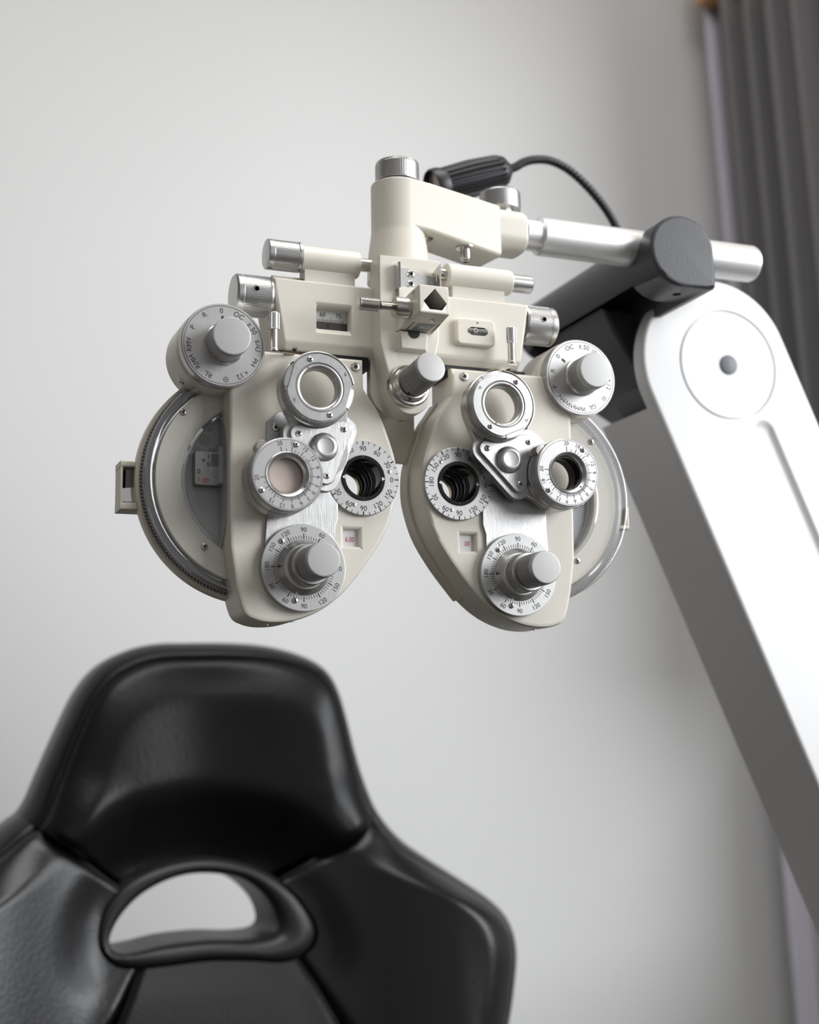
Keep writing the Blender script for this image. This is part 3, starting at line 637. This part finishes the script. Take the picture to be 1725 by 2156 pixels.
    b = MB(); b.box((X(60), 5.0, 75), (X(80), 6.4, 77.6), BROWN); b.build('felt_strip', rl)
    slot_screw(blk, (X(72), 5.2, 79.3), 1.7, n=(0, -.71, -.7))

# central bracket
b = MB()
br = [(-22.6, 139.6), (-23.0, 84), (-18.2, 65), (-17.6, 56), (-15.6, 47.5), (-10.5, 41.5), (-4, 39.4), (3, 41), (8.2, 46.5), (10.4, 55), (13.8, 76), (16.6, 88), (18.2, 124), (18.2, 140)]
br = br[:4] + smooth_poly(br[3:10], 4, False)[1:] + br[10:]
b.prism(FRONT, br, -7, 12, CREAM, 1.6, 1.2)
br2 = [(-15, 139), (-16, 118), (-22.4, 88), (-22.8, 58)] + [(-22.8 + 16 - 16 * cos(radians(a)), 58 - 16 * sin(radians(a))) for a in range(10, 91, 10)] + [(0, 42.5), (8, 48), (10, 60), (14, 80), (17, 139)]
b.prism(FRONT, br2, -14, -6.5, CREAM, 0, 1); bk = b.build('center_bracket', ph)
slot_screw(bk, (-3, 6, 39.5), 1.7, n=(0, 0, -1))
b = MB(); b.box((-13, 13, 56), (11, 32, 132), CREAM, 2); b.build('rear_carrier', ph)
b = MB(); b.box((-21, 30, 18), (16, 36, 60), CREAM2, 1); rs = b.build('rear_stem', ph)
b = MB(); b.poly(Fr((-5, 29.9, 28)), [(-1.8, -7), (1.8, -7), (1.8, 9), (-1.8, 9)], .05, BROWN); b.build('slot', rs)
cd = Vector((1.0, -32, 3.6)); cf = Fr((-5.0, -12, 56.6), cd)
b = MB(); b.lathe(cf, [(13.4, -2), (13.4, 2.2), (12.6, 3.2), (11.4, 3.4), (10.8, 4.2), (10.6, 6.2), (9.9, 7.2), (8.4, 7.6)], STEEL, 72); ts = b.build('tilt_screw_seat', ph)
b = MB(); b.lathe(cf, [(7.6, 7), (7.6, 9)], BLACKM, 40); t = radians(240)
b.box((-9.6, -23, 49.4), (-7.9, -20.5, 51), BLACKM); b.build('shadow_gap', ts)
b = MB(); b.lathe(cf, [(8.6, 8.6), (9.3, 9.0, 1), (9.3, 31.5, 1), (9.0, 32)], ALUM, knurl=(52, .7)); k = b.build('tilt_knob', ph)
b = MB(); b.lathe(cf, [(9.2, 31.8), (9.45, 32.2), (9.45, 33.4), (8.9, 34.4), (8.0, 34.7), (0, 34.8)], ALUM, 64); b.build('knob_cap', k)

# card clip
b = MB(); cl = Fr((0, -12, 0))
b.prism(cl, [(-11.5, 117.4), (13.6, 117.8), (13.6, 128.2), (4, 129.0), (-4, 131.6), (-11.5, 132)], 0, 1.2, ALU); b.box((-12.8, -18.5, 117.2), (-11.4, -12, 133.6), CHROME)
pr = [(14.8, 118.2), (14.8, 132.4), (13.5, 134)]
b.loft([[(12.6, -12, 118), (13.6, -13, 118), (14.6, -21, 118), (13.6, -21, 118)], [(12.6, -12, 131), (13.6, -13, 131.2), (14.6, -21, 134), (13.6, -21, 134)]], STEEL); cp = b.build('card_clip', ph)
b = MB(); b.poly(Fr((13.5, -17.5, 126), (-1, 0, 0)), rrect(0, 0, 2.0, 4.4, .9, 4), .45, CARD); b.build('clip_slot', cp)
phillips(cp, (-2.4, -13.2, 128.3), 2.6); phillips(cp, (-2.5, -13.2, 121.8), 2.6)
b = MB(); b.box((-11.5, -15.5, 96), (4, -11, 119), CREAM, .6); b.build('rod_holder_base', ph)

# near-point rod holder: inclined block with a five-sided socket
b = MB()
fr_f = [(-10.7, 110.8), (8.6, 110.9), (8.9, 93.4), (-10.5, 93.5)]
b.loft([[(x, -46, z) for x, z in fr_f], [(-10.2, -30, 110.5), (9.2, -30, 110.6), (9.4, 91.2), (-10.6, 91.3)][:0] or [(-10.4, -30, 110.6), (8.9, -30, 110.6), (9.6, -30, 91.6), (-11.2, -30, 91.6)],
        [(-9.4, -14, 110.2), (9.6, -14, 110.2), (11.0, -14, 90.4), (-12.4, -14, 90.4)], [(-9.4, -11, 108.5), (9.6, -11, 108.5), (11.0, -11, 91.8), (-12.4, -11, 91.8)]], CREAM)
rh = b.build('rod_holder', ph, bevel=.8)
pent = [(-.4, 109.4), (7.2, 100.6), (4.0, 96.2), (-4.0, 96.2), (-7.9, 101.0)]
pent = [(x, z + .3) for x, z in pent]
cut(rh, MB().loft([[(x, -60, z) for x, z in pent], [(x, -20, z - 2) for x, z in pent]], BLACKM))
b = MB(); b.loft([[(x, -44.5, z) for x, z in pent], [(x, -20.5, z - 1.9) for x, z in pent]], mat('socket_grey', (.10, .10, .10), .6), False, True); b.build('rod_socket', rh)
slot_screw(rh, (2, -36, 92.0), 1.9, n=(0, -.11, -1)); slot_screw(rh, (-10.6, -37, 108), 1.9, n=(-1, 0, 0))
b = MB(); of = Fr((.4, -24.5, 91.22), (0, -.07, -1), (1, 0, 0)); OG = mat('label_grey', (.22, .24, .24), .5)
b.poly(of, [(-5.6, -5), (5.6, -5), (5.6, 6), (-5.6, 6)], .12, OG); b.text(of, 'OIL', .2, 0, 6.6, 180, .2, WHITEP, .8)
for x in (-8.6, 8.0): b.poly(of, [(x - .3, -7), (x + .3, -7), (x + .3, 7), (x - .3, 7)], .12, BLACKP)
b.build('printed_label', rh)
b = MB(); b.loft([[(-13, -11.5, 78), (8, -11.5, 78), (8, -11.5, 89.9), (-13, -11.5, 89.9)], [(-11.5, -18, 79), (5.0, -18, 79), (6.4, -18, 89.9), (-12, -18, 89.9)]], CREAM); nb = b.build('rod_catch', ph, bevel=.7)
b = MB(); b.lathe(Fr((-3.0, -17.7, 89.4)), [(3.8, 0), (3.8, .6), (0, .6)], BLACKM, 28); b.build('catch_ball', nb)
tf = Fr((-10.4, -30, 100.4), (-1, 0, 0)); b = MB()
b.lathe(tf, [(6.3, -1), (6.4, .4), (6.4, 9.6), (6, 10.2), (0, 10.2)], STEEL, 40); th = b.build('rod_thumb_screw', ph)
b = MB(); tr = []
for i in range(12): tr += [(2.7, 10 + i * .84), (2.0, 10.42 + i * .84)]
b.lathe(tf, tr, STEEL, 24); b.build('thread', th)
b = MB(); b.lathe(tf, [(3.0, 20), (3.9, 20.6, 1), (3.9, 31.6, 1), (3.7, 32.4), (3.0, 33.0), (0, 33.0)], STEEL, knurl=(30, .35)); b.build('grip', th)

# hanger: post and beam with clamp end
yb = radians(10)
b = MB()
b.lathe(Fr((3.2, 22, 134), (0, 0, 1)), [(20.4, 0), (20.0, 12), (19.0, 22), (17.8, 30), (17.3, 34), (17.3, 64.6), (16.9, 65.8), (15.8, 66.4)], CREAM, 72); hg = b.build('hanger_post', ph)
b = MB()
# beam from the post: front face tangent to the post
bx = lambda t, d: (3 + t * cos(yb) + d * -sin(yb), 22 + t * sin(yb) + d * cos(yb))
def sec(t, d0, d1, z0, z1, r=2.4):
    pts = rrect((d0 + d1) / 2, (z0 + z1) / 2, d1 - d0, z1 - z0, r, 4); return [(*bx(t, d), z) for d, z in pts]
b.loft([sec(0, -17.3, 14, 167, 200.3), sec(16, -17.3, 14, 166.4, 199.8), sec(70, -16.8, 15, 159.5, 195.4), sec(71.5, -15.4, 13.6, 161, 194)], CREAM)
bf = Fr((3, 22, 0), (sin(yb), -cos(yb), 0))
fil = [(8, 170), (8, 156), (17.6, 156)] + [(26.4 - 8.4 * cos(radians(a)), 158 + 8.4 * sin(radians(a))) for a in range(0, 91, 10)] + [(28, 170)]
b.prism(bf, fil, -9, 9, CREAM, 3, 3)
b.build('hanger_beam', ph)
b = MB(); cx = Fr((66, 32, 181.2), (1, .03, 0), (0, 1, 0))
b.prism(cx, rrect(0, 0, 29, 29, 10, 8), -4, 31, CREAM, 3); b.build('clamp_end', ph)
b = MB(); b.lathe(Fr((50, 20, 164), (0, 0, -1)), [(6.4, -3), (6.4, 1.4), (6, 1.6), (3.5, 1.6), (3.5, 8.4), (2.9, 9.2), (1.8, 9.2), (1.6, 8)], STEEL, 40); b.lathe(Fr((50, 20, 153.2), (0, 0, -1)), [(1.5, 0), (0, 0)], BLACKM, 12); b.build('stop_pin', ph)
kf = Fr((3.4, 22, 197), (0, 0, 1)); b = MB(); b.lathe(kf, [(13, -2), (13, 5.6)], BLACKG, 48); kk = b.build('hanger_knob', ph)
b = MB(); b.lathe(kf, [(14.2, 4.8), (14.6, 5.0), (14.6, 5.4), (14.2, 5.6), (14.4, 6, 1), (14.4, 16.6, 1), (14.2, 17), (14.0, 18.2), (12.6, 19), (0, 19.2)], ALUK, knurl=(60, .75)); b.build('knurled_grip', kk)
kf = Fr((88.6, 45, 194), (0, 0, 1)); b = MB(); b.lathe(kf, [(9, -3), (9, 8), (14.0, 8.5), (14.2, 9, 1), (14.2, 20, 1), (13.8, 21), (12.4, 22), (0, 22.2)], ALUK, knurl=(60, .75)); b.build('clamp_knob', ph)

# ------------------------------------------------------------------ instrument arm
arm = thing('instrument_arm', 'white floor stand arm with black yoke and silver tube, rising from the lower right', 'instrument stand', (0, 0, Z0))
b = MB(); b.lathe(Fr((97.3, 30, 181.8), (1, 0, 0)), [(10.6, 0), (10.6, 15)], TUBE, 56)
b.lathe(Fr((109, 30, 181.8), (1, 0, 0)), [(12.4, 0), (13.1, .8), (13.1, 172), (12.0, 174.5), (0, 174.6)], TUBE, 64); b.build('silver_tube', arm)
def tear(c, r, x1, z0):
    pts = [(c[0] + r * cos(radians(a)), c[1] + r * sin(radians(a))) for a in range(0, 271, 6)]
    return [p for p in pts] + [(x1 - 7, z0), (x1 - 1.5, z0 + .6), (x1 - .3, z0 + 2), (x1, z0 + 5)]
b = MB(); D0 = (205.5, 173)
b.prism(FRONT, tear(D0, 25.4, 231, 147.6), -214, 0, BLACKA, 2.6, 6); yk = b.build('black_yoke', arm)
cut(yk, MB().box((186, 36, 130), (224, 196, 172), BLACKM))
cut(yk, MB().lathe(Fr((210, 18, 146), (0, 0, -1)), [(3.2, -6), (3.2, 4)], BLACKM, 20))
AC = (277.0, 117.0); AD = Vector((.405, -.914)).normalized(); AN = Vector((AD.y, -AD.x)) * -1   # arm axis and its across direction (to the upper right)
if AN.x < 0: AN = -AN
ax2 = lambda t, w: (AC[0] + AD.x * t + AN.x * w, AC[1] + AD.y * t + AN.y * w)
LEN = 1080
a0 = math.degrees(atan2(AN.y, AN.x))
out = [ax2(LEN, 65)] + [(AC[0] + 65 * cos(radians(a0 + i * 180 / 48)), AC[1] + 65 * sin(radians(a0 + i * 180 / 48))) for i in range(49)] + [ax2(LEN, -65)]
b = MB(); pf = Fr((0, 70, 0)); b.prism(pf, out, -13, 0, WHITE, 3.2, 1); pl = b.build('front_cover', arm)
DC = (286.0, 117.0)
capsule = hull(circle(ax2(66, 12), 6.5, 24) + circle(ax2(900, 12), 6.5, 24))
cut(pl, MB().ring(Fr((DC[0], 70, DC[1])), [(42.4, 3), (42.4, -1.4), (40.6, -1.4), (40.6, 3)], WHITE, 96))
gro = MB(); gro.loft([[pf.p(*q, h) for q in hull(circle(ax2(62 - e, 14), 9 + e, 24) + circle(ax2(900, 14), 9 + e, 24))] for h, e in ((1, 2.5), (.0, 1.6), (-1.5, 0), (-4, -2.5))], WHITE); cut(pl, gro)
b = MB(); b.lathe(Fr((DC[0], 70, DC[1])), [(7.4, -.5), (7.4, .8), (6.8, 1.3), (0, 1.6)], mat('grey_button', (.10, .105, .12), .45), 40); b.build('pivot_button', pl)
b = MB()
b.prism(pf, [ax2(10, -64), ax2(10, 64), ax2(LEN, 64), ax2(LEN, -64)], -82, -12, WHITE, 0, 2); ab = b.build('arm_body', arm)
b = MB(); b.lathe(Fr((AC[0], 83, AC[1]), (0, 1, 0)), [(50, 0), (50, 4), (46, 6), (46, 64), (42, 68)], BLACKA, 72); hb = b.build('pivot_hub', arm)
b = MB(); b.prism(FRONT, [(196, 160), (228, 160), (262, 150), (262, 90), (228, 108), (206, 140)], -190, -96, BLACKA, 3, 3); b.build('hub_bridge', arm)
zf = FLOOR; bx_ = ax2(LEN, 0)
b = MB(); b.box((bx_[0] - 95, -40, FLOOR), (bx_[0] + 95, 260, bx_[1] + 60), WHITE, 8); b.build('stand_base', arm)

# ------------------------------------------------------------------ gooseneck lamp
lamp = thing('gooseneck_lamp', 'black ribbed reading lamp head on a thin gooseneck behind the cream hanger beam', 'lamp', (0, 0, Z0))
Y = 110
p0, p1 = at(912, 396, Y), at(1067, 358, Y); d = (p1 - p0); L = d.length; lf = Fr(p0, d)
b = MB()
pr = []
for t, r in ((0, 15.4), (.06, 16.2), (.12, 15.0)): pr.append((r, t * L))
b.ring(lf, [(10.6, 4), (12.8, -1), (13.9, .5), (14.0, 5), (13.0, 9), (10.6, 9)], RUBBER, 48)
b.lathe(lf, [(12.6, 8), (13.0, 9, 1), (14.0, .5 * L, 1), (13.0, .84 * L, 1), (12.4, .89 * L), (11.0, .95 * L), (7.5, L), (4.4, L + 3)], RUBBER, knurl=(20, 2.0)); hd = b.build('lamp_head', lamp)
b = MB(); b.lathe(lf, [(10.8, 3.4), (7, 5), (0, 5.4)], mat('lamp_lens', (.35, .30, .26), .12, .3), 40); b.build('lamp_lens', hd)
pts = [p1] + [at(x, y, Y) for x, y in ((1085, 352), (1105, 341), (1130, 336), (1160, 339), (1195, 356), (1230, 386), (1262, 422), (1285, 455), (1303, 490), (1318, 530))]
sp = [Vector(p) for p in smooth_poly([tuple(p) for p in pts], 14, False)]
b = MB()
k = [0]
def rad(t): return 3.75 + (.45 if int(t * 1e4) % 2 else 0)
# fine ribs: alternate radii along a densely resampled path
dense = []
for a_, c_ in zip(sp, sp[1:]):
    n = max(1, int((c_ - a_).length / .8))
    for i in range(n): dense.append(a_.lerp(c_, i / n))
N = len(dense)
b.tube(dense, lambda t: 3.35 if round(t * (N - 1)) % 3 else 2.8, RUBBER, 16); b.build('gooseneck', lamp)
b = MB(); e = dense[-1]; b.lathe(Fr((e.x, e.y, 194), (0, 0, 1)), [(8, 0), (8, 6), (5, 9), (4, max(10, e.z - 194 + 2))], BLACKM, 28); b.build('lamp_socket', lamp)

# ------------------------------------------------------------------ curtain
cu = thing('curtain', 'dark charcoal pleated curtain hanging beside the corner at the right edge', 'curtain', (0, 0, Z0))
CTOP = 846
def drape(pts, z0, z1, m, name, th):
    b = MB(); n = len(pts); rows = 14; vs = []
    for r in range(rows + 1):
        z = z0 + (z1 - z0) * r / rows
        for i, (x, y) in enumerate(pts): vs.append((x + (CTOP - z) * .042, y, z))
    fs = [[r * n + i, r * n + i + 1, (r + 1) * n + i + 1, (r + 1) * n + i] for r in range(rows) for i in range(n - 1)]
    b.add(vs, fs, m); o = b.build(name, cu, sharp=80, recalc=False)
    sd = o.modifiers.new('thick', 'SOLIDIFY'); sd.thickness = th * S; return o
pts = []
for i in range(0, 161):
    t = i / 160; y = 728 - t * 215
    ph_ = t * 2 * pi * 4.6
    pts.append((762 + 20 * sin(ph_) + 4 * sin(ph_ * .5 + 1), y + 10 * cos(ph_)))
drape(pts, -60, CTOP, CURT, 'curtain_cloth', 2)
pts = [(757 + i * .5 + 4 * sin(i * .5), 752 + 3 * cos(i * .5)) for i in range(0, 60)]
drape(pts, FLOOR + 20, CTOP, LINING, 'curtain_lining', 2)
pel = MB(); pel.box((742, -1700, 848), (XW, 752, 915), WOOD, 2); o = pel.build('curtain_pelmet'); o.location.z = Z0
tag(o, 'light oak curtain pelmet above the charcoal curtain, in the top right corner', 'pelmet')

# ------------------------------------------------------------------ chair
CY = 455.0
def atc(px, py):      # on the reclined plane of the backrest
    y = CY
    for _ in range(12):
        p = at(px, py, y); y = CY + .13 * (p.z + 220)
    return p
chair = thing('examination_chair', 'black leather high-back chair with an oval opening below the headrest, in front of the wall', 'chair', (0, 0, Z0))
H0 = atc(430, 1925)
def pl2(px, py): p = atc(px, py); return (p.x - H0.x, p.z - H0.z)
OUT = [pl2(*q) for q in ((400, 1352), (480, 1352), (560, 1358), (630, 1376), (680, 1402), (708, 1440), (728, 1500), (750, 1585), (773, 1655), (800, 1712), (845, 1765), (905, 1808), (970, 1850), (1035, 1895), (1072, 1938), (1088, 1995), (1085, 2065), (1072, 2156), (1050, 2260), (1030, 2420), (1020, 2620))]
LEFT = [pl2(*q) for q in ((330, 1354), (270, 1368), (212, 1400), (168, 1452), (130, 1528), (90, 1618), (52, 1702), (5, 1742))]
lastL = LEFT[-1]
sh = [p for p in OUT[11:]]
LEFT += [(-x - 6, z) for x, z in OUT[11:]]
OUTL = smooth_poly(OUT + LEFT[::-1], 6)
INNER = smooth_poly([pl2(*q) for q in ((200, 1962), (216, 1906), (268, 1852), (348, 1817), (440, 1806), (530, 1824), (600, 1866), (645, 1920), (660, 1965), (640, 2002), (590, 2022), (520, 2020), (430, 2020), (350, 2030), (290, 2036), (240, 2032), (208, 2004))], 8)
OPEN = smooth_poly([pl2(*q) for q in ((228, 1980), (250, 1930), (300, 1880), (370, 1846), (440, 1838), (510, 1852), (560, 1892), (582, 1938), (572, 1966), (520, 1976), (440, 1976), (350, 1986), (290, 2000), (250, 2004))], 8)
def ray(poly, a):
    d = Vector((cos(a), sin(a))); best = 0
    for i in range(len(poly)):
        p, q = Vector(poly[i]), Vector(poly[(i + 1) % len(poly)]); e = q - p
        den = d.x * e.y - d.y * e.x
        if abs(den) < 1e-9: continue
        t = (p.x * e.y - p.y * e.x) / den; s_ = (p.x * d.y - p.y * d.x) / den
        if t > 0 and -1e-6 <= s_ <= 1 + 1e-6: best = max(best, t)
    return best
SEAMI = [22, 160, 214, 334, 382]; SEAMO = [26.5, 150.5, 236, 306, 386.5]
SG = [84, 44, 90, 36]
NAMES = ['headrest_pad', 'side_bolster', 'lower_back_pad', 'side_bolster']
EDGE = [0, 1, 3, 6, 9, 12, 14.5, 16, 17.5, 20, 24, 30, 38, 46]
def sst(a, b, x):
    t = max(0, min(1, (x - a) / (b - a))); return t * t * (3 - 2 * t)
def chair_pt(u, v, w):
    z = v + H0.z; return (u + H0.x, CY + .13 * (z + 220) - w, z)
for k in range(4):
    n = SG[k] * 2; loops = []
    for i in range(n + 1):
        f = i / n
        ai = radians(SEAMI[k] + (SEAMI[k + 1] - SEAMI[k]) * f); ao = radians(SEAMO[k] + (SEAMO[k + 1] - SEAMO[k]) * f)
        ri, ro = ray(INNER, ai), ray(OUTL, ao)
        pi_ = Vector((ri * cos(ai), ri * sin(ai))); po = Vector((ro * cos(ao), ro * sin(ao)))
        L = (po - pi_).length; row = []
        es = [e for e in EDGE if e < L * .75]; m = 20
        es += [es[-1] + (L - es[-1]) * j / m for j in range(1, m + 1)]
        seam = min(f, 1 - f)
        # back skin and side wall first
        row.append((*pi_, -60)); 
        q = po + (pi_ - po).normalized() * 10; row.append((*q, -62)); q = po + (pi_ - po).normalized() * 2; row.append((*q, -52))
        for j, w in enumerate((-40, -28, -16)): row.append((*po, w))
        for e in es:
            q = po + (pi_ - po) * (e / L); r_in = L - e; u, v = q
            w = -10 + 34 * sqrt(max(0, 1 - (1 - min(e / 30, 1)) ** 2))
            w -= 4.5 * math.exp(-((e - 16) / 1.8) ** 2)
            # side wings stand forward, the middle is dished
            if k in (1, 3):
                w += 42 * sst(90, 215, abs(u)) * sst(0, 60, e) - 10 * (1 - sst(0, 40, r_in))
            if k == 0:
                w += 14 * sst(0, 60, e) * sst(40, 110, v) - 30 * (1 - sst(0, 75, r_in)) - 10 * math.exp(-((u) / 60) ** 2) * sst(0, 40, e)
                w += 16 * sst(60, 110, abs(u)) * sst(0, 40, e) * (1 - sst(60, 130, v))
            if k == 2: w += 10 * sst(0, 60, r_in) - 10 * (1 - sst(0, 25, r_in))
            sd = seam * n * (2.4 if k in (0, 2) else 2.0)
            blend = sst(0, 1, min(1, seam * 6))
            if k in (1, 3): pass
            w -= 7 * math.exp(-(sd / 5.0) ** 2) * sst(5, 40, e)
            row.append((u, v, w))
        loops.append(row)
    ln = min(len(r) for r in loops)
    b = MB(); vs = []; fs = []
    # pad rows to one length
    mx = max(len(r) for r in loops)
    for r in loops:
        while len(r) < mx: r.insert(6, r[6])
        vs += [chair_pt(*q) for q in r]
    for i in range(n):
        for j in range(mx - 1): fs.append([i * mx + j, i * mx + j + 1, (i + 1) * mx + j + 1, (i + 1) * mx + j])
    b.add(vs, fs, (LEATHER, LEATHERB, LEATHERW, LEATHERB)[k]); o = b.build(NAMES[k], chair, sharp=75)
# plastic bezel around the opening
def resamp(poly, n=120): return [(ray(poly, 2 * pi * i / n) * cos(2 * pi * i / n), ray(poly, 2 * pi * i / n) * sin(2 * pi * i / n)) for i in range(n)]
RI, RO = resamp(OPEN), resamp(INNER)
lp = lambda k, w: [chair_pt(a[0] + (c[0] - a[0]) * k, a[1] + (c[1] - a[1]) * k, w) for a, c in zip(RI, RO)]
b = MB(); b.loft([lp(1.06, -60), lp(1.1, -10), lp(1.06, 6), lp(.9, 12), lp(.6, 15), lp(.3, 14), lp(.08, 9), lp(0, 2), lp(-.06, -62), lp(.3, -64)], HARD, False, False)
b.build('opening_bezel', chair, sharp=60)
# rest of the chair, below the frame
cxm, cyb = H0.x, CY + .13 * (-700)
b = MB(); b.prism(Fr((cxm, cyb + 10, -660), (0, 0, 1), (1, 0, 0)), rrect(0, -250, 480, 480, 70, 6), -110, 0, LEATHER, 25, 15); b.build('seat', chair)
b = MB(); b.box((cxm - 60, cyb - 20, -820), (cxm + 60, cyb + 70, -560), HARD, 8); b.build('back_bracket', chair)
b = MB(); b.lathe(Fr((cxm, cyb - 240, FLOOR), (0, 0, 1)), [(270, 0), (270, 14), (250, 26), (60, 40), (45, 60), (45, 460)], CHROME, 64); b.build('pedestal', chair)
